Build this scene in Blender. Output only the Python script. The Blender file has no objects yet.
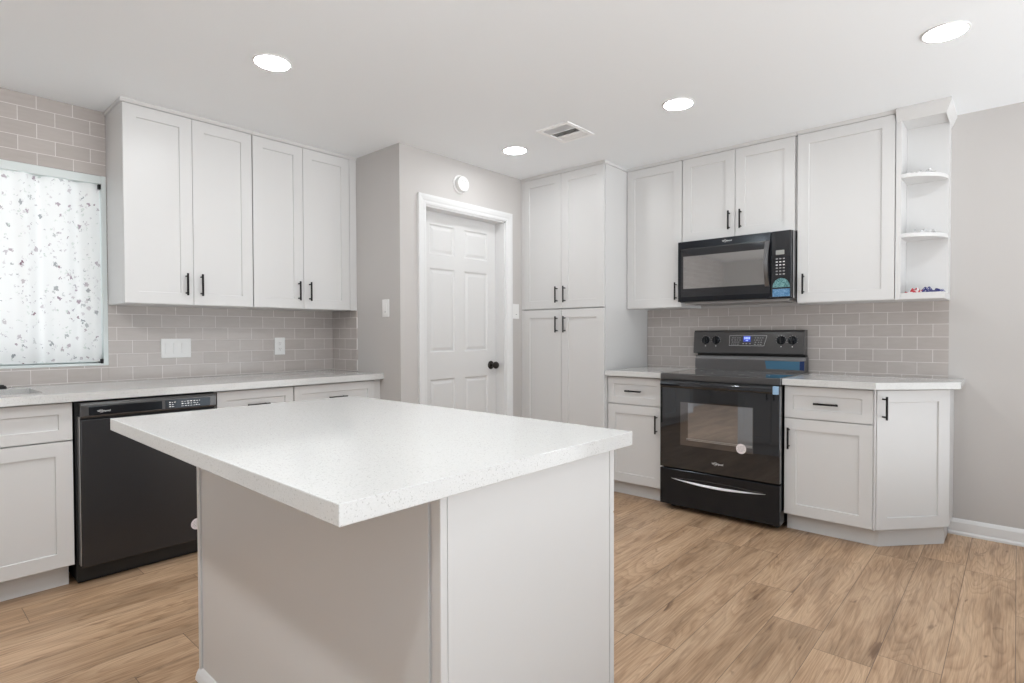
import bpy, bmesh, math, random
from mathutils import Vector, Matrix
random.seed(7)
SC = bpy.context.scene
COL = SC.collection
# ------------------------------------------------------------------ camera
def cam():
    yaw, pit, roll = math.radians(41.362), math.radians(-1.005), math.radians(-0.176)
    F0 = Vector((-math.sin(yaw), math.cos(yaw), 0)); R0 = Vector((math.cos(yaw), math.sin(yaw), 0)); Z = Vector((0, 0, 1))
    F = F0*math.cos(pit) + Z*math.sin(pit); U1 = -F0*math.sin(pit) + Z*math.cos(pit)
    R = R0*math.cos(roll) + U1*math.sin(roll); U = -R0*math.sin(roll) + U1*math.cos(roll)
    c = bpy.data.cameras.new('camera'); o = bpy.data.objects.new('camera', c); COL.objects.link(o)
    m = Matrix((( R.x, U.x, -F.x, 3.912), (R.y, U.y, -F.y, -0.635), (R.z, U.z, -F.z, 1.181), (0, 0, 0, 1)))
    o.matrix_world = m
    c.sensor_fit = 'HORIZONTAL'; c.sensor_width = 36; c.lens = 567.2/1024*36
    c.shift_x = (512-518.234)/1024; c.shift_y = (344.09-341.5)/1024
    c.clip_start = .02; c.clip_end = 60
    SC.camera = o
cam()
# ------------------------------------------------------------------ world, exposure
W = bpy.data.worlds.new('world'); SC.world = W; W.use_nodes = True
wn_ = W.node_tree; bg = wn_.nodes['Background']
# dimmed sky above the horizon; bright ground below it, added to light the ceiling
tc = wn_.nodes.new('ShaderNodeTexCoord'); sp = wn_.nodes.new('ShaderNodeSeparateXYZ'); wn_.links.new(tc.outputs['Generated'], sp.inputs[0])
cr = wn_.nodes.new('ShaderNodeValToRGB'); wn_.links.new(sp.outputs[2], cr.inputs[0])
mr = wn_.nodes.new('ShaderNodeMapRange'); mr.inputs[1].default_value = -.06; mr.inputs[2].default_value = .06; wn_.links.new(sp.outputs[2], mr.inputs[0]); wn_.links.new(mr.outputs[0], cr.inputs[0])
cr.color_ramp.elements[0].color = (.955, .98, 1, 1); cr.color_ramp.elements[1].color = (.15, .165, .178, 1)
wn_.links.new(cr.outputs[0], bg.inputs[0]); bg.inputs[1].default_value = 2.85
SC.view_settings.view_transform = 'Standard'; SC.view_settings.look = 'None'
SC.view_settings.gamma = 1; SC.view_settings.use_curve_mapping = False
SC.view_settings.exposure = 0.27
LAMP = 76.0          # emission strength of the recessed downlights
# ------------------------------------------------------------------ materials
def mat(name, col, rough=.5, metal=0, spec=.5, coat=0, emit=None, es=0, alpha=None, trans=0):
    m = bpy.data.materials.new(name); m.use_nodes = True
    b = m.node_tree.nodes['Principled BSDF']
    b.inputs['Base Color'].default_value = (*col, 1); b.inputs['Roughness'].default_value = rough
    b.inputs['Metallic'].default_value = metal; b.inputs['Specular IOR Level'].default_value = spec
    b.inputs['Coat Weight'].default_value = coat; b.inputs['Coat Roughness'].default_value = .03
    b.inputs['Transmission Weight'].default_value = trans
    if emit: b.inputs['Emission Color'].default_value = (*emit, 1); b.inputs['Emission Strength'].default_value = es
    if alpha is not None: b.inputs['Alpha'].default_value = alpha
    return m
def N(m, t, **k):
    n = m.node_tree.nodes.new(t)
    for a, v in k.items(): setattr(n, a, v)
    return n
def math_(m, op, a, b=None, c=None):
    n = N(m, 'ShaderNodeMath', operation=op); L = m.node_tree.links.new
    for i, v in enumerate((a, b, c)):
        if v is None: continue
        if isinstance(v, (int, float)): n.inputs[i].default_value = v
        else: L(v, n.inputs[i])
    return n.outputs[0]
def ramp(m, fac, stops):
    r = N(m, 'ShaderNodeValToRGB'); cr = r.color_ramp
    while len(cr.elements) < len(stops): cr.elements.new(.5)
    for e, (p, c) in zip(cr.elements, stops): e.position = p; e.color = (*c, 1)
    m.node_tree.links.new(fac, r.inputs[0]); return r.outputs[0]
def mixc(m, fac, a, b, mode='MIX'):
    n = N(m, 'ShaderNodeMix', data_type='RGBA', blend_type=mode); L = m.node_tree.links.new
    for i, v in ((0, fac), (6, a), (7, b)):
        if isinstance(v, (int, float)): n.inputs[i].default_value = v
        elif isinstance(v, tuple): n.inputs[i].default_value = (*v, 1)
        else: L(v, n.inputs[i])
    return n.outputs[2]
def noise(m, vec, scale, detail=3, rough=.5, dist=0, dim='3D'):
    n = N(m, 'ShaderNodeTexNoise', noise_dimensions=dim)
    n.inputs['Scale'].default_value = scale; n.inputs['Detail'].default_value = detail
    n.inputs['Roughness'].default_value = rough; n.inputs['Distortion'].default_value = dist
    if vec is not None: m.node_tree.links.new(vec, n.inputs['Vector'])
    return n.outputs['Fac']
def wpos(m):
    g = N(m, 'ShaderNodeNewGeometry'); s = N(m, 'ShaderNodeSeparateXYZ')
    m.node_tree.links.new(g.outputs['Position'], s.inputs[0]); return g.outputs['Position'], s.outputs
def comb(m, x, y, z):
    c = N(m, 'ShaderNodeCombineXYZ')
    for i, v in enumerate((x, y, z)):
        if isinstance(v, (int, float)): c.inputs[i].default_value = v
        else: m.node_tree.links.new(v, c.inputs[i])
    return c.outputs[0]
def bump(m, h, strength, dist=.001):
    b = N(m, 'ShaderNodeBump'); b.inputs['Strength'].default_value = strength; b.inputs['Distance'].default_value = dist
    m.node_tree.links.new(h, b.inputs['Height']); m.node_tree.links.new(b.outputs[0], m.node_tree.nodes['Principled BSDF'].inputs['Normal'])
def paint(name, col, rough=.5, amt=.02, tex=120):
    m = mat(name, col, rough); P, s = wpos(m)
    bump(m, noise(m, P, tex, 2), .12, .0006)
    return m
M = {}
M['cabinet'] = mat('white satin cabinet paint', (.665, .66, .655), .33)
M['trim'] = mat('white semi gloss trim', (.74, .74, .74), .35)
M['door'] = mat('white door paint', (.69, .685, .68), .38)
M['wall'] = paint('greige wall paint', (.535, .513, .497), .55)
M['ceiling'] = paint('white ceiling paint', (.89, .915, .935), .8, tex=90)
M['black_metal'] = mat('matte black metal', (.012, .011, .011), .38, .6)
M['knob'] = mat('dark bronze', (.045, .04, .037), .3, .9)
M['black'] = mat('black enamel', (.008, .008, .010), .16, spec=.45)
M['blackmatte'] = mat('black plastic', (.008, .008, .008), .5)
M['glass_black'] = mat('black glass', (.010, .010, .012), .03, spec=.8, coat=.8)
M['panel_grey'] = mat('charcoal glossy plastic', (.055, .053, .054), .2, spec=.7)
M['dark_metal'] = mat('dark polished metal', (.16, .16, .165), .3, .9)
M['side_grey'] = mat('grey steel side', (.42, .42, .42), .35, .7)
M['chrome'] = mat('polished chrome', (.85, .85, .86), .28, .85)
M['steel'] = mat('brushed steel', (.40, .39, .38), .28, 1)
for k_ in ('black', 'glass_black'): M[k_].node_tree.nodes['Principled BSDF'].inputs['Specular Tint'].default_value = (.78, .89, 1, 1)
M['mirror_glass'] = mat('reflective oven glass', (.42, .45, .49), .03, .9)
M['mirror_glass2'] = mat('reflective microwave glass', (.55, .56, .57), .04, .9)
M['window_border'] = mat('dark glass border', (.22, .22, .23), .05, .9)
M['rack'] = mat('oven rack wire', (.55, .54, .52), .3, .5)
M['white_print'] = mat('white print', (.75, .75, .75), .5)
M['grey_print'] = mat('grey print', (.35, .35, .35), .5)
M['sticker'] = mat('white sticker', (.78, .72, .73), .5)
M['plastic'] = mat('white plastic', (.82, .82, .81), .3)
M['vent_white'] = mat('white vent enamel', (.95, .95, .95), .3)
M['black_soft'] = mat('charcoal black satin', (.020, .020, .022), .22, spec=.6)
M['slot'] = mat('dark slot', (.05, .05, .05), .6)
M['film'] = mat('light blue protective film', (.30, .47, .66), .25)
M['film2'] = mat('blue protective film', (.06, .17, .27), .12)
M['navy'] = mat('navy film end', (.01, .03, .12), .2)
def mottled(name, c1, c2, sc):
    m = mat(name, c1, .3); P, s = wpos(m)
    m.node_tree.links.new(ramp(m, noise(m, P, sc, 3, .7), [(.38, c1), (.62, c2)]), m.node_tree.nodes['Principled BSDF'].inputs['Base Color']); return m
M['lcd'] = mat('grey lcd display', (.30, .31, .29), .3)
M['blue_display'] = mat('blue lit display', (.01, .02, .12), .3, emit=(.03, .07, .5), es=.7)
M['blue_digit'] = mat('lit digits', (.3, .4, .9), .3, emit=(.35, .42, 1), es=1.0)
M['teal'] = mottled('teal label print', (.02, .10, .12), (.22, .42, .42), 130)
M['sky_blue'] = mottled('blue label print', (.04, .15, .30), (.20, .36, .55), 90)
M['lens'] = mat('lit downlight lens', (1, 1, 1), .5, emit=(.955, .985, 1), es=LAMP)
M['lens_far'] = mat('dimmer downlight lens', (1, 1, 1), .5, emit=(.955, .985, 1), es=LAMP*.8)
M['lens_bright'] = mat('bright downlight lens', (1, 1, 1), .5, emit=(.955, .985, 1), es=LAMP*2.1)
M['vinyl'] = mat('white vinyl frame', (.68, .73, .725), .35)
M['duct'] = mat('dark duct', (.22, .22, .22), .7)
M['wrap'] = mat('clear crumpled wrap', (.95, .95, .95), .5, alpha=.5)
def glass():
    m = bpy.data.materials.new('window glass'); m.use_nodes = True; nt = m.node_tree; nt.nodes.clear()
    o = N(m, 'ShaderNodeOutputMaterial'); t = N(m, 'ShaderNodeBsdfTransparent'); g = N(m, 'ShaderNodeBsdfGlossy'); x = N(m, 'ShaderNodeMixShader')
    g.inputs['Roughness'].default_value = .02; x.inputs[0].default_value = .08
    nt.links.new(t.outputs[0], x.inputs[1]); nt.links.new(g.outputs[0], x.inputs[2]); nt.links.new(x.outputs[0], o.inputs[0]); return m
M['glass'] = glass()
def quartz():
    m = mat('white speckled quartz', (.8, .79, .77), .10); P, s = wpos(m)
    n1 = noise(m, P, 260, 2, .6); n2 = noise(m, P, 520, 1, .5); n3 = noise(m, P, 60, 3, .5)
    c = ramp(m, n1, [(.31, (.43, .425, .41)), (.395, (.63, .63, .62)), (1, (.665, .665, .655))])
    c = mixc(m, ramp(m, n2, [(.64, (0, 0, 0)), (.72, (.5, .5, .5))]), c, (.78, .78, .77))
    c = mixc(m, ramp(m, n3, [(.4, (0, 0, 0)), (.7, (.25, .25, .25))]), c, (.61, .61, .60))
    m.node_tree.links.new(c, m.node_tree.nodes['Principled BSDF'].inputs['Base Color']); return m
M['quartz'] = quartz()
def tile(name, axis, off_u, off_z, jump=0):
    m = mat(name, (.5, .46, .43), .16); P, s = wpos(m); L = m.node_tree.links.new
    u = math_(m, 'ADD', math_(m, 'MULTIPLY_ADD', math_(m, 'GREATER_THAN', s[2], 2.05), jump, s[axis]), off_u); z = math_(m, 'ADD', s[2], off_z)
    b = N(m, 'ShaderNodeTexBrick'); b.offset = .5; b.offset_frequency = 2
    L(comb(m, u, z, 0), b.inputs['Vector'])
    b.inputs['Color1'].default_value = (.445, .402, .378, 1); b.inputs['Color2'].default_value = (.495, .452, .428, 1)
    b.inputs['Mortar'].default_value = (.76, .735, .715, 1)
    b.inputs['Scale'].default_value = 1; b.inputs['Mortar Size'].default_value = .0016; b.inputs['Mortar Smooth'].default_value = .15
    b.inputs['Bias'].default_value = 0; b.inputs['Brick Width'].default_value = .1535; b.inputs['Row Height'].default_value = .0766
    st = noise(m, comb(m, math_(m, 'MULTIPLY', u, 14), math_(m, 'MULTIPLY', z, 60), 0), 1, 3)
    c = mixc(m, .14, b.outputs['Color'], ramp(m, st, [(.3, (.40, .36, .33)), (.7, (.62, .59, .57))]))
    bs = m.node_tree.nodes['Principled BSDF']; L(c, bs.inputs['Base Color'])
    r = math_(m, 'MULTIPLY_ADD', b.outputs['Fac'], .5, .15); L(r, bs.inputs['Roughness'])
    inv = math_(m, 'SUBTRACT', 1, b.outputs['Fac'])
    bump(m, math_(m, 'ADD', inv, math_(m, 'MULTIPLY', noise(m, P, 9, 2), .35)), .5, .0012)
    return m
M['tile_sink'] = tile('greige glass subway tile sink wall', 1, -.292+.1535*20.5, -.998+.0766*14, -.042+.1535*.5)
M['tile_range'] = tile('greige glass subway tile range wall', 0, -3.225+.1535*30.5, -1.310+.0766*18)
M['tile_return'] = tile('greige glass subway tile short wall', 0, .05+.1535*3.5, -.998+.0766*14)
def floor_mat():
    m = mat('oak plank laminate', (.5, .35, .24), .38); P, s = wpos(m); L = m.node_tree.links.new
    pw, pl = .1905, 1.22
    a = math_(m, 'DIVIDE', math_(m, 'ADD', s[0], -3.536+pw*40), pw); ix = math_(m, 'FLOOR', a); fx = math_(m, 'FRACT', a)
    wn = N(m, 'ShaderNodeTexWhiteNoise', noise_dimensions='1D'); L(ix, wn.inputs['W'])
    b = math_(m, 'ADD', math_(m, 'DIVIDE', math_(m, 'ADD', s[1], 20), pl), wn.outputs['Value']); iy = math_(m, 'FLOOR', b); fy = math_(m, 'FRACT', b)
    w2 = N(m, 'ShaderNodeTexWhiteNoise', noise_dimensions='2D'); L(comb(m, ix, iy, 0), w2.inputs['Vector'])
    rnd = w2.outputs['Value']; rc = N(m, 'ShaderNodeSeparateColor'); L(w2.outputs['Color'], rc.inputs[0])
    ox = math_(m, 'MULTIPLY', rnd, 37); oy = math_(m, 'MULTIPLY', rc.outputs[1], 53)
    X = math_(m, 'ADD', s[0], ox); Y = math_(m, 'ADD', s[1], oy)
    # long grain, fine fibres, broad darker clouds, cathedral rings
    mul = lambda v, k: math_(m, 'MULTIPLY', v, k)
    warp = noise(m, comb(m, mul(X, 3), mul(Y, 1.1), 0), 1, 2, .5)
    Xw = math_(m, 'ADD', X, mul(warp, .035))
    g1 = noise(m, comb(m, mul(Xw, 120), mul(Y, 2.6), 0), 1, 5, .6, .15)
    g2 = noise(m, comb(m, mul(Xw, 260), mul(Y, 7), 0), 1, 3, .6)
    cl = noise(m, comb(m, mul(Xw, 9), mul(Y, 1.25), 3), 1, 4, .55, .35)
    cont = noise(m, comb(m, mul(X, 6.5), mul(Y, .85), 6), 1, 2, .45, .2)          # contour lines read as growth rings
    rg = math_(m, 'FRACT', mul(cont, 22))
    kn = noise(m, comb(m, mul(Xw, 15), mul(Y, 4.5), 9), 1, 3, .6, .6)
    st = noise(m, comb(m, mul(Xw, 20), mul(Y, 2.0), 12), 1, 4, .6, .3)
    base = ramp(m, cl, [(.38, (.13, .070, .036)), (.485, (.33, .20, .118)), (.57, (.50, .345, .23)), (.70, (.59, .43, .30))])
    base = mixc(m, .36, base, ramp(m, g1, [(.38, (.15, .08, .042)), (.5, (.45, .30, .19)), (.60, (.66, .485, .335))]))
    base = mixc(m, .30, base, ramp(m, rg, [(0, (.18, .105, .06)), (.22, (.46, .31, .20)), (.8, (.62, .45, .31)), (1, (.30, .19, .115))]))
    base = mixc(m, .22, base, ramp(m, g2, [(.35, (.25, .15, .09)), (.6, (.66, .49, .35))]))
    base = mixc(m, ramp(m, st, [(.28, (.7, .7, .7)), (.44, (0, 0, 0))]), base, (.20, .115, .065))
    base = mixc(m, ramp(m, kn, [(.25, (.85, .85, .85)), (.35, (0, 0, 0))]), base, (.12, .062, .034))
    tone = math_(m, 'MULTIPLY_ADD', rc.outputs[2], .20, .92)
    hs = N(m, 'ShaderNodeHueSaturation'); hs.inputs['Saturation'].default_value = 1.08; L(tone, hs.inputs['Value']); L(base, hs.inputs['Color'])
    ex = math_(m, 'MINIMUM', fx, math_(m, 'SUBTRACT', 1, fx)); ey = math_(m, 'MINIMUM', fy, math_(m, 'SUBTRACT', 1, fy))
    sx = math_(m, 'LESS_THAN', ex, .0065); sy = math_(m, 'LESS_THAN', ey, .0011); seam = math_(m, 'MAXIMUM', sx, sy)
    c = mixc(m, math_(m, 'MULTIPLY', seam, .8), hs.outputs[0], (.10, .062, .042))
    bs = m.node_tree.nodes['Principled BSDF']; L(c, bs.inputs['Base Color'])
    L(math_(m, 'MULTIPLY_ADD', g1, .16, .32), bs.inputs['Roughness'])
    bump(m, math_(m, 'SUBTRACT', math_(m, 'MULTIPLY', g2, .3), seam), .3, .0008)
    return m
M['floor'] = floor_mat()
def curtain_mat():
    m = bpy.data.materials.new('white floral curtain'); m.use_nodes = True; nt = m.node_tree; nt.nodes.clear(); L = nt.links.new
    o = N(m, 'ShaderNodeOutputMaterial'); d = N(m, 'ShaderNodeBsdfDiffuse'); t = N(m, 'ShaderNodeBsdfTranslucent'); x = N(m, 'ShaderNodeMixShader')
    uv = N(m, 'ShaderNodeTexCoord'); V = uv.outputs['UV']
    col = (.86, .87, .87)
    def layer(col, scale, cell, keep, rad, tint, k):
        vo = N(m, 'ShaderNodeTexVoronoi'); vo.inputs['Scale'].default_value = scale; vo.inputs['Randomness'].default_value = .9
        mp = N(m, 'ShaderNodeMapping'); mp.inputs['Location'].default_value = (k, k*1.7, 0); L(V, mp.inputs[0])
        nz = N(m, 'ShaderNodeTexNoise'); nz.inputs['Scale'].default_value = 70; nz.inputs['Detail'].default_value = 2; L(mp.outputs[0], nz.inputs['Vector'])
        wv = N(m, 'ShaderNodeVectorMath', operation='MULTIPLY_ADD'); L(nz.outputs['Color'], wv.inputs[0]); wv.inputs[1].default_value = (.045, .045, 0); L(mp.outputs[0], wv.inputs[2])
        L(wv.outputs[0], vo.inputs['Vector'])
        sc = N(m, 'ShaderNodeSeparateColor'); L(vo.outputs['Color'], sc.inputs[0])
        msk = math_(m, 'MULTIPLY', math_(m, 'LESS_THAN', vo.outputs['Distance'], rad), math_(m, 'LESS_THAN', sc.outputs[0], keep))
        tn = math_(m, 'MULTIPLY_ADD', sc.outputs[1], .6, .4)
        return mixc(m, math_(m, 'MULTIPLY', msk, tn), col, tint)
    c = layer(col, 17, 0, .75, .20, (.36, .29, .34), 0)
    c = layer(c, 16, 0, .7, .20, (.33, .35, .36), 3.1)
    c = layer(c, 19, 0, .45, .17, (.22, .13, .17), 7.3)
    c = layer(c, 30, 0, .5, .22, (.58, .55, .58), 5.7)
    c = layer(c, 36, 0, .5, .22, (.60, .66, .62), 9.7)
    c = layer(c, 55, 0, .25, .25, (.40, .38, .42), 13.7)
    L(c, d.inputs[0]); L(c, t.inputs[0]); x.inputs[0].default_value = .19
    L(d.outputs[0], x.inputs[1]); L(t.outputs[0], x.inputs[2]); L(x.outputs[0], o.inputs[0]); return m
M['curtain'] = curtain_mat()
def cloth_mat():
    m = mat('red white and blue patterned cloth', (.7, .7, .7), .6); P, s = wpos(m); L = m.node_tree.links.new
    w = noise(m, P, 30, 2); st = math_(m, 'FRACT', math_(m, 'ADD', math_(m, 'MULTIPLY', s[0], 26), math_(m, 'MULTIPLY', w, 2.2)))
    red = ramp(m, st, [(.45, (.45, .02, .035)), (.55, (.8, .78, .78))])
    vo = N(m, 'ShaderNodeTexVoronoi'); vo.inputs['Scale'].default_value = 95; L(P, vo.inputs['Vector'])
    blue = ramp(m, vo.outputs['Distance'], [(.22, (.75, .75, .8)), (.32, (.02, .025, .16))])
    side = math_(m, 'LESS_THAN', s[0], 3.508)
    L(mixc(m, side, blue, red), m.node_tree.nodes['Principled BSDF'].inputs['Base Color']); return m
M['cloth'] = cloth_mat()
# ------------------------------------------------------------------ mesh helpers
class Frame:
    def __init__(s, O, U, Nn): s.O = Vector(O); s.U = Vector(U).normalized(); s.N = Vector(Nn).normalized()
    def p(s, u, n, z): return s.O + s.U*u + s.N*n + Vector((0, 0, z))
WORLD = Frame((0, 0, 0), (1, 0, 0), (0, 1, 0))
SINK = Frame((0, 0, 0), (0, 1, 0), (1, 0, 0))              # u = y, n = distance from the sink wall
RANGE = Frame((0, 3.554, 0), (1, 0, 0), (0, -1, 0))        # u = x, n = distance from the range wall
RET = Frame((0, 1.675, 0), (1, 0, 0), (0, -1, 0))
DWALL = Frame((.837, 0, 0), (0, 1, 0), (1, 0, 0))
ROOT = {}
class MB:
    def __init__(s, fr=WORLD): s.v = []; s.f = []; s.fr = fr; s.uv = None
    def add(s, pts, faces):
        b = len(s.v); s.v += [s.fr.p(*q) for q in pts]; s.f += [tuple(b+i for i in f) for f in faces]; return s
    def box(s, u0, u1, n0, n1, z0, z1):
        return s.add([(u0, n0, z0), (u1, n0, z0), (u1, n1, z0), (u0, n1, z0), (u0, n0, z1), (u1, n0, z1), (u1, n1, z1), (u0, n1, z1)],
                     [(0, 3, 2, 1), (4, 5, 6, 7), (0, 1, 5, 4), (1, 2, 6, 5), (2, 3, 7, 6), (3, 0, 4, 7)])
    def prism(s, poly, z0, z1):
        k = len(poly)
        return s.add([(a, b, z0) for a, b in poly]+[(a, b, z1) for a, b in poly],
                     [tuple(range(k-1, -1, -1)), tuple(range(k, 2*k))]+[(i, (i+1) % k, k+(i+1) % k, k+i) for i in range(k)])
    def profile_u(s, prof, u0, u1):                          # profile of (n, z) swept along u
        k = len(prof)
        return s.add([(u0, a, b) for a, b in prof]+[(u1, a, b) for a, b in prof],
                     [tuple(range(k)), tuple(range(2*k-1, k-1, -1))]+[(i, (i+1) % k, k+(i+1) % k, k+i) for i in range(k)])
    def cyl(s, a, b, r, r2=None, seg=14):
        r2 = r if r2 is None else r2; a = Vector(a); b = Vector(b); d = (b-a).normalized()
        x = d.orthogonal().normalized(); y = d.cross(x); P = []
        for c, rr in ((a, r), (b, r2)):
            for i in range(seg):
                t = 2*math.pi*i/seg; P.append(tuple(c+x*math.cos(t)*rr+y*math.sin(t)*rr))
        return s.add(P, [tuple(range(seg)), tuple(range(2*seg-1, seg-1, -1))]+[(i, (i+1) % seg, seg+(i+1) % seg, seg+i) for i in range(seg)])
    def lathe(s, c, axis, prof, seg=28):                      # prof: (radius, distance along axis)
        c = Vector(c); d = Vector(axis).normalized(); x = d.orthogonal().normalized(); y = d.cross(x); P = []; F = []
        for r, h in prof:
            for i in range(seg):
                t = 2*math.pi*i/seg; P.append(tuple(c+d*h+x*math.cos(t)*r+y*math.sin(t)*r))
        for j in range(len(prof)-1):
            for i in range(seg): F.append((j*seg+i, j*seg+(i+1) % seg, (j+1)*seg+(i+1) % seg, (j+1)*seg+i))
        F.append(tuple(range(seg))); F.append(tuple(range(len(prof)*seg-1, (len(prof)-1)*seg-1, -1)))
        return s.add(P, F)
    def tube(s, pts, r, seg=10, flat=1.0):
        P = []; F = []; pts = [Vector(p) for p in pts]; k = len(pts)
        for j, p in enumerate(pts):
            d = (pts[min(j+1, k-1)]-pts[max(j-1, 0)]).normalized(); up = Vector((0, 0, 1)) if abs(d.z) < .9 else Vector((0, 1, 0))
            x = d.cross(up).normalized(); y = x.cross(d); rr = r[j] if isinstance(r, (list, tuple)) else r
            for i in range(seg):
                t = 2*math.pi*i/seg; P.append(tuple(p+x*math.cos(t)*rr+y*math.sin(t)*rr*flat))
        for j in range(k-1):
            for i in range(seg): F.append((j*seg+i, j*seg+(i+1) % seg, (j+1)*seg+(i+1) % seg, (j+1)*seg+i))
        F.append(tuple(range(seg))); F.append(tuple(range(k*seg-1, (k-1)*seg-1, -1)))
        return s.add(P, F)
    def panel(s, u0, u1, z0, z1, n0, n1, holes=(), depth=.008, raised=False, bev=.002):
        """slab whose front face (at n1) has rectangular recessed panels"""
        e = .0012
        us = sorted({u0+e, u1-e, *[h[0] for h in holes], *[h[1] for h in holes]}); zs = sorted({z0+e, z1-e, *[h[2] for h in holes], *[h[3] for h in holes]})
        for i in range(len(us)-1):
            for j in range(len(zs)-1):
                cu, cz = (us[i]+us[i+1])/2, (zs[j]+zs[j+1])/2
                if any(h[0] < cu < h[1] and h[2] < cz < h[3] for h in holes): continue
                s.add([(us[i], n1, zs[j]), (us[i+1], n1, zs[j]), (us[i+1], n1, zs[j+1]), (us[i], n1, zs[j+1])], [(0, 1, 2, 3)])
        def ring(A, na, B, nb):
            a = [(A[0], na, A[2]), (A[1], na, A[2]), (A[1], na, A[3]), (A[0], na, A[3])]; b = [(B[0], nb, B[2]), (B[1], nb, B[2]), (B[1], nb, B[3]), (B[0], nb, B[3])]
            s.add(a+b, [(i, (i+1) % 4, 4+(i+1) % 4, 4+i) for i in range(4)])
        ins = lambda A, d: (A[0]+d, A[1]-d, A[2]+d, A[3]-d)
        O_ = (u0, u1, z0, z1)
        ring(ins(O_, e), n1, O_, n1-e); ring(O_, n1-e, O_, n0)
        s.add([(u0, n0, z0), (u1, n0, z0), (u1, n0, z1), (u0, n0, z1)], [(0, 1, 2, 3)])
        for h in holes:
            h = (h[0], h[1], h[2], h[3])
            if raised:
                a = ins(h, .010); b = ins(h, .018); c = ins(h, .036)
                ring(h, n1, a, n1-depth); ring(a, n1-depth, b, n1-depth); ring(b, n1-depth, c, n1-.0025); last, nn = c, n1-.0025
            else:
                a = ins(h, bev); ring(h, n1, a, n1-depth); last, nn = a, n1-depth
            s.add([(last[0], nn, last[2]), (last[1], nn, last[2]), (last[1], nn, last[3]), (last[0], nn, last[3])], [(0, 1, 2, 3)])
        return s
    def shaker(s, u0, u1, z0, z1, n1, st=.064, th=.0195):
        return s.panel(u0, u1, z0, z1, n1-th, n1, [(u0+st, u1-st, z0+st, z1-st)])
    def text(s, txt, u, n, z, size, depth=.0006):
        c = bpy.data.curves.new('t', 'FONT'); c.body = txt; c.size = size; c.align_x = 'CENTER'; c.align_y = 'CENTER'; c.extrude = depth; c.resolution_u = 3
        c.offset = 0
        o = bpy.data.objects.new('t', c); COL.objects.link(o)
        me = bpy.data.meshes.new_from_object(o.evaluated_get(bpy.context.evaluated_depsgraph_get()))
        s.add([(u+v.co.x, n+v.co.z, z+v.co.y) for v in me.vertices], [tuple(p.vertices) for p in me.polygons])
        COL.objects.unlink(o); bpy.data.objects.remove(o); bpy.data.curves.remove(c); bpy.data.meshes.remove(me); return s
    def build(s, name, m, parent=None, bev=0, seg=2, smooth=False, loc=None, weld=True):
        me = bpy.data.meshes.new(name); o = bpy.data.objects.new(name, me); COL.objects.link(o)
        if parent is not None:
            base = ROOT[parent.name]; o.parent = parent; ROOT[o.name] = base
        else:
            if loc is None:
                xs = [v.x for v in s.v]; ys = [v.y for v in s.v]; zs = [v.z for v in s.v]
                loc = ((min(xs)+max(xs))/2, (min(ys)+max(ys))/2, min(zs))
            base = Vector(loc); o.location = base; ROOT[o.name] = base
        me.from_pydata([tuple(v-base) for v in s.v], [], s.f)
        me.materials.append(m if not isinstance(m, str) else M[m])
        if s.uv:
            ul = me.uv_layers.new(name='UVMap')
            for lp in me.loops: ul.data[lp.index].uv = s.uv[lp.vertex_index]
        bm = bmesh.new(); bm.from_mesh(me)
        if weld: bmesh.ops.remove_doubles(bm, verts=bm.verts, dist=.00004)
        bmesh.ops.recalc_face_normals(bm, faces=bm.faces); bm.to_mesh(me); bm.free()
        if smooth:
            me.polygons.foreach_set('use_smooth', [True]*len(me.polygons))
            try: me.set_sharp_from_angle(angle=math.radians(38))
            except Exception: pass
        if bev:
            b = o.modifiers.new('bevel', 'BEVEL'); b.width = bev; b.segments = seg; b.limit_method = 'ANGLE'; b.angle_limit = math.radians(50)
        return o
def thing(name, loc, label, cat, group=None):
    o = bpy.data.objects.new(name, None); COL.objects.link(o); o.location = loc; o.empty_display_size = .1
    o['label'] = label; o['category'] = cat
    if group: o['group'] = group
    ROOT[o.name] = Vector(loc); return o
def tag(o, label, cat, group=None):
    o['label'] = label; o['category'] = cat
    if group: o['group'] = group
    return o
def struct(name, mb, m, **k):
    o = mb.build(name, m, **k); o['kind'] = 'structure'; return o
# ------------------------------------------------------------------ setting
H = 2.447
XE, YS = 5.4, -3.0
struct('floor', MB().box(-.12, XE, YS, 3.68, -.05, 0), 'floor')
struct('ceiling', MB().box(-.12, XE, YS, 3.68, H, H+.05), 'ceiling')
WY0, WY1, WZ0, WZ1 = -.98, .2505, 1.010, 2.083
w = MB(SINK)
w.box(YS, WY0, -.12, 0, 0, H).box(WY1, 1.675, -.12, 0, 0, H).box(WY0, WY1, -.12, 0, 0, WZ0).box(WY0, WY1, -.12, 0, WZ1, H)
struct('wall_left', w, 'wall')
struct('wall_alcove', MB().box(-.12, .837, 1.675, 1.775, 0, H), 'wall')
DY0, DY1, DZ = 1.888, 2.702, 2.078
w = MB().box(.717, .837, 1.775, DY0, 0, H).box(.717, .837, DY1, 3.554, 0, H).box(.717, .837, DY0, DY1, DZ, H)
struct('wall_pantry', w, 'wall')
struct('wall_back', MB().box(.717, XE, 3.554, 3.68, 0, H), 'wall')
struct('wall_light_block', MB().box(-.12, 4.9, YS-.12, YS, 0, H), 'wall')  # unseen wall behind the camera, added to cut side light on the island
# baseboards
BB = [(0, 0), (.022, 0), (.022, .012), (.016, .022), (.014, .072), (.009, .084), (.004, .092), (0, .092)]
struct('baseboard_back', MB(RANGE).profile_u(BB, 3.614, XE), 'trim')
struct('baseboard_pantry', MB(DWALL).profile_u(BB, 1.676, 1.820), 'trim')
struct('baseboard_alcove', MB(RET).profile_u(BB, .65, .836), 'trim')
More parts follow.
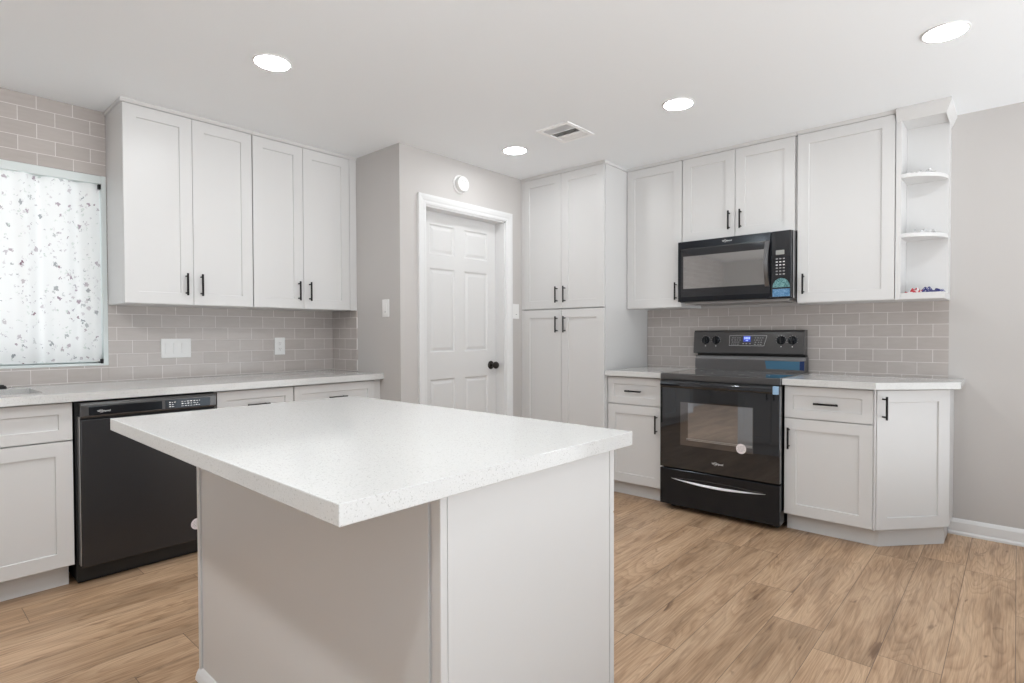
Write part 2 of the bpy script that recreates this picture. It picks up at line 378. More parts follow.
# panelled door with its casing
d1 = MB(DWALL)
def casing(mb, a0, a1, z1, w=.068):
    prof = [(0, 0), (.010, 0), (.013, .012), (.013, .024), (.017, .034), (.020, .052), (.020, w), (0, w)]
    def strip(pts):   # list of (n, (u,z)) rings
        k = len(prof); P = []; F = []
        for ring in pts: P += ring
        for j in range(len(pts)-1):
            for i in range(k): F.append((j*k+i, j*k+(i+1) % k, (j+1)*k+(i+1) % k, (j+1)*k+i))
        F.append(tuple(range(k))); F.append(tuple(range(len(pts)*k-1, (len(pts)-1)*k-1, -1)))
        mb.add(P, F)
    strip([[(a0-o, n, 0) for n, o in prof], [(a0-o, n, z1+o) for n, o in prof], [(a1+o, n, z1+o) for n, o in prof], [(a1+o, n, 0) for n, o in prof]])
casing(d1, DY0, DY1, DZ)
# jamb and stop
d1.box(DY0, DY0+.012, -.12, 0, 0, DZ).box(DY1-.012, DY1, -.12, 0, 0, DZ).box(DY0, DY1, -.12, 0, DZ-.012, DZ)
struct('trim_1', d1, 'trim')
slab = MB(DWALL)
A, B = 2.003, 2.343
holes = [(A, A+.243, 1.76, 1.975), (B, B+.25, 1.76, 1.975), (A, A+.243, 1.05, 1.66), (B, B+.25, 1.05, 1.66), (A, A+.243, .24, .855), (B, B+.25, .24, .855)]
slab.panel(DY0+.014, DY1-.014, .008, 2.045, -.126, -.092, holes, depth=.009, raised=True)
slab.box(DY0+.012, DY1-.012, -.12, -.10, 2.0455, DZ-.012)
dr = struct('door_1', slab, 'door'); 
kn = MB(DWALL)
kn.lathe((2.628, -.092, .935), (0, 1, 0), [(.033, 0), (.033, .004), (.026, .010), (.013, .013), (.011, .034), (.020, .040), (.028, .050), (.029, .060), (.024, .069), (.010, .073)])
kn.build('door_knob', 'knob', dr, smooth=True)['label'] = 'dark bronze round knob'
# window, glass
wf = MB(SINK)
wf.box(WY0, WY1, -.115, .004, WZ1-.045, WZ1).box(WY0, WY1, -.115, .004, WZ0, WZ0+.014).box(WY0, WY0+.03, -.115, .004, WZ0, WZ1).box(WY1-.022, WY1, -.115, .010, WZ0, WZ1)
wf.box(WY0+.03, WY1-.012, -.10, -.07, WZ0+.014, WZ0+.06).box(WY0+.03, WY1-.012, -.10, -.07, WZ1-.085, WZ1-.045)
wf.box(WY0+.03, WY0+.07, -.10, -.07, WZ0+.014, WZ1-.045).box(WY1-.052, WY1-.012, -.10, -.07, WZ0+.014, WZ1-.045)
wo = struct('window_1', wf, 'vinyl', bev=.0015)
MB(SINK).box(WY0+.06, WY1-.04, -.088, -.084, WZ0+.05, WZ1-.075).build('pane', 'glass', wo)
# curtain and rods
def rod(z, label):
    t = thing('curtain_rod', (-.042, -.37, z), label, 'curtain rod')
    MB(SINK).cyl((WY0+.01, -.045, z), (WY1-.0225, -.045, z), .005).build('rod', 'vinyl', t, smooth=True)
    for y in (WY0+.036, WY1-.030):
        MB(SINK).box(y-.006, y+.0075, -.052, .006, z-.013, z+.013).build('end_bracket', 'black_metal', t, bev=.003)['label'] = 'black end bracket'
rod(2.022, 'thin white rod holding the top of the floral curtain')
rod(1.034, 'thin white rod holding the bottom of the floral curtain')
cu = MB(SINK); NU, NZ = 260, 24; uv = []
for j in range(NZ+1):
    z = 1.032+(2.036-1.032)*j/NZ
    for i in range(NU+1):
        t = i/NU; y = WY0+.03+(WY1-.026-WY0-.03)*t
        amp = .015+.003*math.sin(z*2)
        n = -.020+amp*math.sin(y*34+1.2*math.sin(y*7)+.35*math.sin(z*3.1))+.006*math.sin(y*71+z*1.1)+.002*math.sin(z*9+y*20)
        cu.v.append(cu.fr.p(y, n, z)); uv.append((y*1.35, z))
for j in range(NZ):
    for i in range(NU):
        a = j*(NU+1)+i; cu.f.append((a, a+1, a+NU+2, a+NU+1))
cu.uv = uv
tag(cu.build('curtain', 'curtain', smooth=True), 'sheer white curtain with small mauve flowers in the window', 'curtain')
# tiled splashbacks (thin tile skins)
sb = MB(SINK)
sb.box(YS, WY0, 0, .008, .9145, H-.001).box(WY0, WY1, 0, .008, .9145, WZ0-.0005).box(WY0, WY1, 0, .008, WZ1+.0005, H-.001).box(WY1+.0005, .2525, 0, .008, .9145, H-.001).box(.2525, 1.6745, 0, .008, .9145, 1.3535)
tag(sb.build('tile_backsplash', 'tile_sink'), 'greige subway tile around the window and under the left wall cabinets', 'backsplash')
tag(MB(RET).box(.0085, .333, 0, .008, .9145, 1.354).build('tile_backsplash', 'tile_return'), 'narrow tiled patch on the short wall at the end of the left counter', 'backsplash')
tag(MB(RANGE).box(1.640, 3.607, .0006, .008, .9145, 1.3705).build('tile_backsplash', 'tile_range'), 'greige subway tile behind the black range', 'backsplash')
# ------------------------------------------------------------------ cabinets
def handle(fr, u, n, z, vertical, parent, L=.126):
    h = MB(fr); a = L/2; p = .048
    if vertical:
        h.cyl((u, n+.030, z-a), (u, n+.030, z+a), .0058)
        for q in (-p, p): h.cyl((u, n-.001, z+q), (u, n+.030, z+q), .0045, seg=10)
    else:
        h.cyl((u-a, n+.030, z), (u+a, n+.030, z), .0058)
        for q in (-p, p): h.cyl((u+q, n-.001, z), (u+q, n+.030, z), .0045, seg=10)
    o = h.build('handle', 'black_metal', parent, smooth=True); o['label'] = 'black bar pull'; return o
def door(fr, u0, u1, z0, z1, n, hu, hz, parent, st=.064, name='door'):
    o = MB(fr).shaker(u0, u1, z0, z1, n, st).build(name, 'cabinet', parent)
    if hu is not None: handle(fr, hu, n, hz, True, o)
    return o
def drawer(fr, u0, u1, z0, z1, n, parent, pull=True):
    o = MB(fr).shaker(u0, u1, z0, z1, n, .050).build('drawer', 'cabinet', parent)
    if pull: handle(fr, (u0+u1)/2, n, (z0+z1)/2, False, o)
    return o
def crown(fr, u0, u1, n, parent, ends=(0, 0)):
    pr = [(0, 2.427), (n+.001, 2.427), (n+.003, 2.431), (n+.010, 2.442), (n+.011, H-.0005), (0, H-.0005)]
    m = MB(fr).profile_u(pr, u0-ends[0], u1+ends[1]); m.build('crown_trim', 'cabinet', parent)
def wall_cab(fr, u0, u1, z0, depth, doors, label, filler=None, ends=(0, 0), group=None):
    c = fr.p((u0+u1)/2, depth/2, z0)
    t = thing('wall_cabinet', c, label, 'cabinet', group)
    MB(fr).box(u0, u1, .0005, depth-.0215, z0, 2.440).build('body', 'cabinet', t)
    if filler: MB(fr).box(filler[0], filler[1], .05, depth-.002, z0, 2.427).build('filler_strip', 'cabinet', t)
    for a, b, hu in doors: door(fr, a, b, z0+.002, 2.4245, depth, hu, z0+.117, t)
    crown(fr, u0, u1, depth, t, ends); return t
wall_cab(SINK, .2535, .934, 1.354, .331, [(.254, .5915, .553), (.5935, .9315, .632)], 'tall two-door white wall cabinet beside the curtained window', ends=(.010, 0))
wall_cab(SINK, .9355, 1.6735, 1.354, .331, [(.938, 1.266, 1.230), (1.269, 1.616, 1.307)], 'two-door white wall cabinet in the left corner above the outlet', filler=(1.619, 1.6735))
wall_cab(RANGE, 1.640, 2.0915, 1.3715, .335, [(1.643, 2.089, 2.050)], 'narrow single-door white wall cabinet between pantry and microwave')
wall_cab(RANGE, 2.0935, 2.8595, 1.8315, .335, [(2.096, 2.4705, 2.435), (2.4735, 2.848, 2.512)], 'short two-door white wall cabinet directly above the microwave')
wall_cab(RANGE, 2.8615, 3.3825, 1.3715, .335, [(2.865, 3.380, 2.903)], 'wide single-door white wall cabinet right of the microwave')
# pantry
t = thing('pantry_cabinet', (1.24, 3.22, 0), 'floor-to-ceiling white pantry cabinet with four doors by the panelled door', 'cabinet')
MB(RANGE).box(.8385, 1.638, .0005, .633, .105, 2.440).build('body', 'cabinet', t)
MB(RANGE).box(.8385, .858, .57, .653, .105, 2.427).build('filler_strip', 'cabinet', t)
MB(RANGE).box(.8385, 1.634, .0005, .57, 0, .1045).build('toe_kick', 'cabinet', t)
for a, b, hu in ((.860, 1.245, 1.208), (1.248, 1.636, 1.285)):
    door(RANGE, a, b, 1.381, 2.4245, .655, hu, 1.488, t, name='upper_door')
    door(RANGE, a, b, .108, 1.3725, .655, hu, 1.256, t, name='lower_door')
crown(RANGE, .8385, 1.638, .655, t, (0, .012))
# base cabinets
def base_cab(fr, u0, u1, label, doors, drawers, toe=(0, 0), filler=None, n=.61):
    t = thing('base_cabinet', fr.p((u0+u1)/2, .3, 0), label, 'cabinet')
    MB(fr).box(u0, u1, .0005, n-.0215, .105, .8755).build('body', 'cabinet', t)
    MB(fr).box(u0+toe[0], u1-toe[1], .0005, n-.075, 0, .1045).build('toe_kick', 'cabinet', t)
    if filler: MB(fr).box(filler[0], filler[1], .4, n-.004, .105, .8755).build('filler_strip', 'cabinet', t)
    for a, b, z0, z1, hu, hz in doors: door(fr, a, b, z0, z1, n, hu, hz, t)
    for a, b, z0, z1, pull in drawers: drawer(fr, a, b, z0, z1, n, t, pull)
    return t
# sink cabinet body is hollow so that the basin fits
t = thing('sink_cabinet', (.3, -.485, 0), 'white sink base cabinet left of the black dishwasher', 'cabinet')
MB(SINK).box(-.945, -.925, .0005, .5885, .105, .8755).box(-.046, -.028, .0005, .5885, .105, .8755).box(-.925, -.046, .0005, .5885, .105, .125).box(-.925, -.046, .5685, .5885, .125, .8755).build('body', 'cabinet', t)
MB(SINK).box(-.945, -.040, .0005, .535, 0, .1045).build('toe_kick', 'cabinet', t)
door(SINK, -.484, -.030, .110, .690, .61, -.448, .575, t); door(SINK, -.943, -.487, .110, .690, .61, -.523, .575, t)
drawer(SINK, -.484, -.030, .696, .868, .61, t, False); drawer(SINK, -.943, -.487, .696, .868, .61, t, False)
base_cab(SINK, .603, 1.0475, 'white drawer base cabinet just right of the dishwasher', [(.607, .825, .110, .690, .790, .575), (.828, 1.045, .110, .690, .863, .575)], [(.607, 1.045, .696, .866, True)])
base_cab(SINK, 1.0495, 1.6735, 'white drawer base cabinet at the far end of the left counter', [(1.052, 1.333, .110, .690, 1.298, .575), (1.336, 1.622, .110, .690, 1.371, .575)], [(1.052, 1.622, .696, .866, True)], filler=(1.625, 1.6735))
base_cab(RANGE, 1.640, 2.0895, 'narrow white base cabinet left of the black range', [(1.643, 2.085, .108, .670, 2.040, .551)], [(1.643, 2.085, .675, .868, True)])
base_cab(RANGE, 2.8705, 3.3265, 'white base cabinet with one drawer right of the range', [(2.873, 3.325, .108, .678, 2.900, .562)], [(2.873, 3.325, .683, .868, True)])
# angled corner base
cf = Frame((3.343, 2.944, 0), (.302, .339, 0), (.339, -.302, 0)); cl = math.hypot(.302, .339)
t = thing('corner_cabinet', (3.48, 3.3, 0), 'angled single-door white end cabinet at the counter corner', 'cabinet')
MB().prism([(3.3365, 3.5535), (3.3365, 2.966), (3.343, 2.966), (3.635, 3.294), (3.635, 3.5535)], .105, .8755).build('body', 'cabinet', t)
MB().prism([(3.3272, 3.5535), (3.3272, 3.0195), (3.345, 3.0195), (3.612, 3.310), (3.612, 3.5535)], 0, .1045).build('toe_kick', 'cabinet', t)
door(cf, .004, cl-.016, .108, .868, 0.0, .036, .775, t)
MB(cf).box(-.006, .002, -.02, -.006, .105, .8755).build('filler_strip', 'cabinet', t)
# ------------------------------------------------------------------ worktops
c = MB(SINK); hy0, hy1, hn0, hn1 = -.86, -.115, .13, .50
c.box(-.955, hy0, 0.0005, .648, .8765, .914).box(hy1, 1.6745, .0005, .648, .8765, .914).box(hy0, hy1, .0005, hn0, .8765, .914).box(hy0, hy1, hn1, .648, .8765, .914)
tag(c.build('countertop', 'quartz'), 'long white quartz countertop under the window along the left wall', 'countertop')
tag(MB(RANGE).box(1.640, 2.0885, .0085, .650, .8765, .914).build('countertop', 'quartz', bev=.002), 'short white quartz countertop left of the range', 'countertop')
tag(MB(RANGE).prism([(2.8695, .0085), (2.8695, .650), (3.345, .655), (3.685, .322), (3.685, .0005), (3.607, .0005), (3.607, .0085)], .8765, .914).build('countertop', 'quartz', bev=.002), 'white quartz countertop with angled end right of the range', 'countertop')
# sink basin
s = MB(SINK); a0, a1, b0, b1, zt, zb, th = hy0-.006, hy1+.006, hn0-.006, hn1+.006, .876, .68, .003
def shell(mb, a0, a1, b0, b1, zt, zb, r=.0):
    P = [(a0, b0, zt), (a1, b0, zt), (a1, b1, zt), (a0, b1, zt), (a0+.02, b0+.02, zb), (a1-.02, b0+.02, zb), (a1-.02, b1-.02, zb), (a0+.02, b1-.02, zb)]
    mb.add(P, [(4, 5, 6, 7), (0, 1, 5, 4), (1, 2, 6, 5), (2, 3, 7, 6), (3, 0, 4, 7)])
shell(s, a0, a1, b0, b1, zt, zb)
t = thing('kitchen_sink', (.31, -.49, .68), 'stainless undermount sink basin set in the left countertop', 'sink')
o = s.build('basin', 'steel', t); so = o.modifiers.new('thick', 'SOLIDIFY'); so.thickness = -.002
MB(SINK).lathe((-.49, .31, .6815), (0, 0, 1), [(.045, 0), (.045, .002), (.03, .003), (.02, .001)]).build('drain', 'chrome', t, smooth=True)
tag(MB(SINK).lathe((-.222, .085, .9142), (0, 0, 1), [(.026, 0), (.026, .010), (.023, .014), (.017, .016), (.016, .020), (.004, .021)]).build('sink_button', 'black_metal', smooth=True), 'small round black button on the counter behind the sink', 'button')
# ------------------------------------------------------------------ island
r = math.radians(-.75)
IS = Frame((3.1125, -.1555, 0), (math.cos(r), math.sin(r), 0), (-math.sin(r), math.cos(r), 0))   # u right (negative towards the left), n away
t = thing('kitchen_island', IS.p(-.66, .54, 0), 'white panelled kitchen island with overhanging quartz top in the foreground', 'island')
MB(IS).box(-1.388, 0, 0, .888, .8765, .914).build('countertop', 'quartz', t, bev=.002)['label'] = 'white speckled quartz slab'
X0, X1, Y0, Y1 = -1.308, -.034, .238, .838
MB(IS).box(X0, X1, Y0, Y1, .0, .8760).build('body', 'cabinet', t)
MB(IS).box(X0+.022, X1-.034, Y0-.006, Y0, .0, .8760).build('back_panel', 'cabinet', t, bev=.001)
MB(IS).box(X0-.002, X0+.017, Y0-.012, Y0+.02, .0, .8760).build('corner_post', 'cabinet', t, bev=.002)
MB(IS).box(X1-.022, X1+.006, Y0-.008, Y0+.010, .0, .8760).build('corner_post', 'cabinet', t, bev=.003)
MB(IS).box(X1, X1+.004, Y0+.012, Y1-.020, .0, .8760).build('end_panel', 'cabinet', t, bev=.0008)
MB(IS).box(X1, X1+.004, Y1-.016, Y1, .0, .8760).build('corner_post', 'cabinet', t, bev=.0008)
ISN = Frame(IS.O, -IS.U, IS.N)
bb = MB(Frame(IS.p(0, Y0-.006, 0), -IS.U, -IS.N)); bb.profile_u([(0, 0), (.018, 0), (.017, .010), (.013, .022), (.007, .032), (.003, .038), (0, .040)], -X1+.03, -X0+.002)
bb.build('baseboard', 'trim', t)
wI = (X1-X0-.012)/4
for i in range(4):
    a = -X1+.006+i*wI; b = a+wI-.004
    o = MB(ISN).shaker(a, b, .108, .690, Y1+.020, .055).build('door', 'cabinet', t)
    handle(ISN, b-.030 if i % 2 == 0 else a+.030, Y1+.020, .600, True, o)
    if i % 2 == 0:
        o = MB(ISN).shaker(a, b+wI, .694, .868, Y1+.020, .05).build('drawer', 'cabinet', t)
        handle(ISN, b+.002, Y1+.020, .781, False, o)
# ------------------------------------------------------------------ end shelf unit
t = thing('shelf_unit', (3.5, 3.39, 1.371), 'open white corner shelf unit with curved shelves at the right end of the wall cabinets', 'shelf unit')
MB(RANGE).box(3.3845, 3.409, .0005, .335, 1.371, 2.418).build('side_panel', 'cabinet', t)
MB(RANGE).box(3.4095, 3.611, .0005, .118, 1.408, 2.385).build('back_panel', 'cabinet', t)
MB(RANGE).box(3.4095, 3.611, .0005, .335, 2.385, 2.418).build('top_board', 'cabinet', t)
MB(RANGE).box(3.4095, 3.611, .0005, .335, 1.371, 1.4075).build('bottom_board', 'cabinet', t, bev=.002)
for z in (2.058, 1.722):
    pts = [(3.4095, .1185)]+[(3.4095+.199*math.sin(q), .1185+.214*math.cos(q)) for q in [math.pi/2*i/16 for i in range(17)]]
    MB(RANGE).prism(pts, z, z+.022).build('shelf', 'cabinet', t, bev=.002)
def crown_end():
    prof = [(0, 2.375), (.002, 2.380), (.010, 2.395), (.022, 2.425), (.026, 2.432), (.026, H-.0005)]
    m = MB(RANGE); P = []; F = []
    for o_, z in prof: P += [(3.385, .3355+o_, z), (3.611+o_, .3355+o_, z), (3.611+o_, .0005, z)]
    k = len(prof)
    for j in range(k-1):
        for i in range(2): F.append((j*3+i, j*3+i+1, j*3+3+i+1, j*3+3+i))
    # closing back surfaces
    for o_, z in ((0, 2.375), (0, H-.0005)): P += [(3.385, .3355, z), (3.611, .3355, z), (3.611, .0005, z)]
    b = k*3; F += [(b, b+1, b+4, b+3), (b+1, b+2, b+5, b+4)]
    q = (k-1)*3; F += [(q, q+1, b+4, b+3), (q+1, q+2, b+5, b+4)]
    m.add(P, F)
    m.box(3.385, 3.611, .0005, .3352, 2.4185, H-.0005)
    m.build('crown_trim', 'cabinet', t)
crown_end()
# things on the shelves
def crumple(name, m, x0, x1, n0, n1, z, h, label, cat, seed, nx=34, ny=10, wav=3, solid=.0012):
    rnd = random.Random(seed); mb = MB(RANGE); ph = [rnd.uniform(0, 6.28) for _ in range(8)]
    for j in range(ny+1):
        for i in range(nx+1):
            s_, q = i/nx, j/ny
            env = (math.sin(math.pi*s_)**.35)*(math.sin(math.pi*q)**.5) if 0 < s_ < 1 and 0 < q < 1 else 0
            zz = env*h*(.45+.3*math.sin(s_*wav*6.28+ph[0]+q*3)+.25*math.sin(s_*wav*13+ph[1]-q*5)+.15*math.sin(q*9+ph[2]+s_*31))
            nn = n0+(n1-n0)*q+.012*math.sin(s_*9+ph[3])+.005*math.sin(s_*27+ph[4])
            uu = x0+(x1-x0)*s_+.006*math.sin(q*8+ph[5])
            mb.v.append(mb.fr.p(uu, nn, z+.0018+max(zz, 0)))
    for j in range(ny):
        for i in range(nx):
            a = j*(nx+1)+i; mb.f.append((a, a+1, a+nx+2, a+nx+1))
    o = mb.build(name, m, smooth=True); so = o.modifiers.new('thick', 'SOLIDIFY'); so.thickness = solid; so.offset = 1
    return tag(o, label, cat)
crumple('patterned_cloth', 'cloth', 3.424, 3.603, .225, .315, 1.4078, .034, 'crumpled red, white and blue cloth on the bottom corner shelf', 'cloth', 3)
crumple('plastic_wrap', 'wrap', 3.430, 3.560, .150, .270, 2.0803, .036, 'crumpled clear wrap on the topmost curved shelf', 'plastic wrap', 5)
crumple('plastic_wrap', 'wrap', 3.430, 3.560, .150, .270, 1.7443, .034, 'crumpled clear wrap on the lower curved shelf', 'plastic wrap', 8)
# ------------------------------------------------------------------ range
def logo(fr, u, n, z, size, parent, m='white_print'):
    mb = MB(fr); mb.text('Whirlpool', u, n, z, size)
    k = 26; w_ = size*1.15; P = []; F = []
    for i in range(k+1):                                      # swoosh ring around the word
        a_ = math.radians(200+ i*(330/k)); th_ = size*.03*math.sin(math.pi*i/k)+.0002
        for s_ in (-1, 1): P.append((u-size*.9+math.cos(a_)*(w_*.55+s_*th_), n+.0004, z+math.sin(a_)*(size*.62+s_*th_)))
    for i in range(k): F.append((2*i, 2*i+1, 2*i+3, 2*i+2))
    mb.add(P, F)
    mb.build('logo', m, parent)['label'] = 'small white maker name'
def disc_label(fr, u, n, z, rad, parent):
    o = MB(fr).lathe((u, n, z), (0, 1, 0), [(rad, 0), (rad, .0006), (rad*.97, .0008)], 32).build('sticker', 'sticker', parent)
    o['label'] = 'round white sticker'
    m = MB(fr)
    for i, (y_, w_) in enumerate(((.5, .5), (.25, .75), (0, .6), (-.25, .8), (-.5, .5))):
        random.seed(i+3); x_ = -w_
        while x_ < w_:
            l_ = random.uniform(.1, .3); m.box(u+x_*rad, u+min(x_+l_, w_)*rad, n+.0008, n+.0011, z+(y_-.05)*rad, z+(y_+.05)*rad); x_ += l_+.1
    m.build('sticker_print', 'grey_print', o)
R0, R1, RF = 2.0945, 2.8655, .669                            # x extents, distance of the door face from the wall
t = thing('electric_range', (2.48, 3.22, 0), 'black freestanding electric range with glass oven door', 'range')
MB(RANGE).box(R0+.004, R1-.004, .03, .622, .035, .893).build('body', 'black', t, bev=.003)
for u in (R0+.05, R1-.05):
    for n in (.10, .56): MB(RANGE).lathe((u, n, 0), (0, 0, 1), [(.018, 0), (.018, .008), (.010, .010), (.010, .036)], 14).build('foot', 'blackmatte', t)
dr = MB(RANGE).box(R0, R1, .6225, RF, .286, .8675).build('oven_door', 'glass_black', t, bev=.004, seg=3)
MB(RANGE).box(R0+.002, R1-.002, .60, .660, .8678, .8730).build('vent_trim', 'blackmatte', t)
MB(RANGE).box(2.241, 2.712, RF-.0002, RF+.0006, .446, .730).build('window_border', 'window_border', dr)['label'] = 'dark reflective glass border'
ow = MB(RANGE).box(2.294, 2.708, RF+.0006, RF+.0012, .480, .727).build('oven_window', 'mirror_glass', dr); ow['label'] = 'mirror-like oven window'
rk = MB(RANGE)
rk.box(2.282, 2.706, RF+.0012, RF+.0016, .4915, .4935).box(2.282, 2.706, RF+.0012, RF+.0016, .4835, .4850)
rk.build('window_line', 'rack', ow)
# towel-bar handle across the door top
hd = MB(RANGE)
N_ = 22; P = []; F = []
for i in range(N_+1):
    s_ = i/N_; u = R0+.016+(R1-R0-.022)*s_; b_ = math.sin(math.pi*s_)*.010
    P += [(u, RF+.012+b_, .822), (u, RF+.026+b_, .826), (u, RF+.031+b_, .843), (u, RF+.025+b_, .862), (u, RF+.012+b_, .868), (u, RF+.007+b_, .845)]
for i in range(N_):
    for k in range(6): F.append((i*6+k, i*6+(k+1) % 6, i*6+6+(k+1) % 6, i*6+6+k))
F += [tuple(range(6)), tuple(range(N_*6+5, N_*6-1, -1))]
hd.add(P, F)
hd.box(R0+.022, R0+.058, RF-.001, RF+.020, .830, .860).box(R1-.050, R1-.014, RF-.001, RF+.020, .830, .860)
ho = hd.build('oven_handle', 'glass_black', dr, smooth=True)
f = MB(RANGE).box(R1-.033, R1-.0045, RF+.006, RF+.0325, .820, .8695).build('film_tag', 'film', dr, bev=.003); f['label'] = 'light blue protective film on the handle end'
logo(RANGE, 2.492, RF+.0003, .352, .0175, dr)
disc_label(RANGE, 2.640, RF+.0012, .470, .031, dr)
dw = MB(RANGE).box(R0, R1, .6225, RF, .036, .277).build('storage_drawer', 'black', t, bev=.004, seg=3)
# crescent chrome pull
P = []; F = []; K = 30
for i in range(K+1):
    s_ = i/K; u = 2.176+(2.786-2.176)*s_; sag = -.017*math.sin(math.pi*s_); w_ = .0012+.0085*math.sin(math.pi*s_)
    zc = .214+sag
    P += [(u, RF-.001, zc-w_), (u, RF+.012*math.sin(math.pi*s_)+.001, zc-w_*.4), (u, RF+.012*math.sin(math.pi*s_)+.001, zc-w_*.2), (u, RF-.001, zc+w_)]
for i in range(K):
    for k in range(4): F.append((i*4+k, i*4+(k+1) % 4, i*4+4+(k+1) % 4, i*4+4+k))
F += [(0, 1, 2, 3), (K*4+3, K*4+2, K*4+1, K*4)]
MB(RANGE).add(P, F).build('drawer_pull', 'chrome', dw, smooth=True)['label'] = 'thin curved chrome pull'
P = []; F = []
for i in range(K+1):
    s_ = i/K; u = 2.176+(2.786-2.176)*s_; z_ = .216+.012*math.sin(math.pi*s_)
    P += [(u, RF, z_), (u, RF+.003, z_), (u, RF+.003, z_+.0035), (u, RF, z_+.0035)]
for i in range(K):
    for k in range(4): F.append((i*4+k, i*4+(k+1) % 4, i*4+4+(k+1) % 4, i*4+4+k))
MB(RANGE).add(P, F).build('pull_recess', 'panel_grey', dw)
# cooktop
ct = MB(RANGE).box(R0-.002, R1+.001, .070, .656, .8765+.0165, .9155).build('cooktop', 'glass_black', t, bev=.004, seg=3)
MB(RANGE).box(R0-.002, R1+.001, .650, .6625, .8735, .913).build('cooktop_edge', 'dark_metal', t, bev=.003)
for a_, b_ in ((R1-.006, R1+.003), (R0-.003, R0+.005)): MB(RANGE).box(a_, b_, .085, .66, .9125, .9168).build('cooktop_side_trim', 'steel', t, bev=.001)['label'] = 'thin steel edge strip'
for u, n, rr in ((2.28, .50, .105), (2.28, .24, .078), (2.66, .50, .092), (2.66, .24, .105), (2.47, .20, .05)):
    m = MB(RANGE); P = []; F = []; k = 40
    for i in range(k):
        q = 2*math.pi*i/k
        for r_ in (rr, rr-.002): P.append((u+r_*math.cos(q), n+r_*math.sin(q), .9158))
    for i in range(k): F.append((2*i, 2*i+1, (2*i+3) % (2*k), (2*i+2) % (2*k)))
    m.add(P, F).build('burner_ring', 'grey_print', ct)
# backguard
G0, G1 = 2.079, 2.853
MB(RANGE).profile_u([(.0105, .916), (.086, .916), (.082, .995), (.074, 1.018), (.0105, 1.018)], G0+.004, G1-.002).build('lower_backguard', 'dark_metal', t)
MB(RANGE).box(G0+.012, G1-.008, .0105, .060, 1.0185, 1.034).build('backguard_gap', 'blackmatte', t)
bg_ = MB(RANGE).profile_u([(.0105, 1.0345), (.098, 1.0345), (.102, 1.042), (.086, 1.190), (.078, 1.204), (.0105, 1.204)], G0-.004, G1-.008).build('control_panel', 'panel_grey', t, bev=.003)
TH = math.atan2(.016, .148)
CP = Frame(RANGE.p(0, .102, 1.042), (1, 0, 0), (0, -1, 0))
def cpn(z): return .102-.016*(z-1.042)/.148                     # distance of the sloped face at height z
def cb(mb, u0, u1, z0, z1, d0=-.001, d1=.001):
    P = [(u0, cpn(z0)+d0, z0), (u1, cpn(z0)+d0, z0), (u1, cpn(z1)+d0, z1), (u0, cpn(z1)+d0, z1), (u0, cpn(z0)+d1, z0), (u1, cpn(z0)+d1, z0), (u1, cpn(z1)+d1, z1), (u0, cpn(z1)+d1, z1)]
    mb.add(P, [(0, 1, 2, 3), (4, 7, 6, 5), (0, 4, 5, 1), (1, 5, 6, 2), (2, 6, 7, 3), (3, 7, 4, 0)]); return mb
for u in (2.168, 2.246, 2.700, 2.772):
    z = 1.133; k = MB(RANGE).lathe((u, cpn(z), z), (0, 1, .1), [(.029, 0), (.029, .003), (.023, .005), (.021, .016), (.019, .019), (.004, .020)]).build('knob', 'black', bg_, smooth=True)
    MB(RANGE).box(u-.0045, u+.0045, cpn(z)+.018, cpn(z)+.030, z-.020, z+.022).build('knob_grip', 'blackmatte', k, bev=.002)
    m = MB(RANGE); cb(m, u-.003, u+.003, z-.046, z-.040)
    for a_ in range(-4, 5):
        q = math.radians(a_*28); cb(m, u+.034*math.sin(q)-.0012, u+.034*math.sin(q)+.0012, z+.032*math.cos(q)-.0012, z+.032*math.cos(q)+.0012)
    m.build('dial_marks', 'white_print', bg_)
P = []
dp = MB(RANGE); zz0, zz1 = 1.093, 1.166
pl = [(2.345, zz0), (2.588, zz0), (2.607, zz1), (2.345, zz1)]
dp.add([(u, cpn(z)+.0005, z) for u, z in pl]+[(u, cpn(z)+.002, z) for u, z in pl], [(0, 1, 2, 3), (7, 6, 5, 4), (0, 4, 5, 1), (1, 5, 6, 2), (2, 6, 7, 3), (3, 7, 4, 0)])
dpo = dp.build('display_panel', 'panel_grey', bg_)
m = MB(RANGE); e = .0018
for (a_, b_) in zip(pl, pl[1:]+pl[:1]):
    d_ = Vector((b_[0]-a_[0], b_[1]-a_[1])).normalized()*e; nn = (-d_[1], d_[0])
    q = [(a_[0], a_[1]), (b_[0], b_[1]), (b_[0]+nn[0], b_[1]+nn[1]), (a_[0]+nn[0], a_[1]+nn[1])]
    m.add([(u, cpn(z)+.0026, z) for u, z in q], [(0, 1, 2, 3)])
m.build('panel_outline', 'white_print', dpo)
ds = cb(MB(RANGE), 2.444, 2.496, 1.122, 1.162, .002, .0028).build('display', 'blue_display', dpo)
m = MB(RANGE)
for i in range(4): cb(m, 2.451+i*.0105, 2.459+i*.0105, 1.140, 1.156, .0028, .0034)
cb(m, 2.463, 2.478, 1.128, 1.134, .0028, .0034)
m.build('display_digits', 'blue_digit', dpo)
m = MB(RANGE); random.seed(4)
for (u0, u1) in ((2.36, 2.425), (2.520, 2.585)):
    for r_ in range(4):
        u = u0+.004*(r_ % 2)
        while u < u1-.008:
            l_ = random.uniform(.006, .012); cb(m, u, u+l_, 1.102+r_*.015, 1.1065+r_*.015, .002, .0028); u += l_+random.uniform(.005, .012)
for u in (2.440, 2.462, 2.487): cb(m, u, u+.010, 1.106, 1.112, .002, .0028)
m.build('button_print', 'grey_print', dpo)
def lbn(z): return .086-.004*(z-.916)/.079
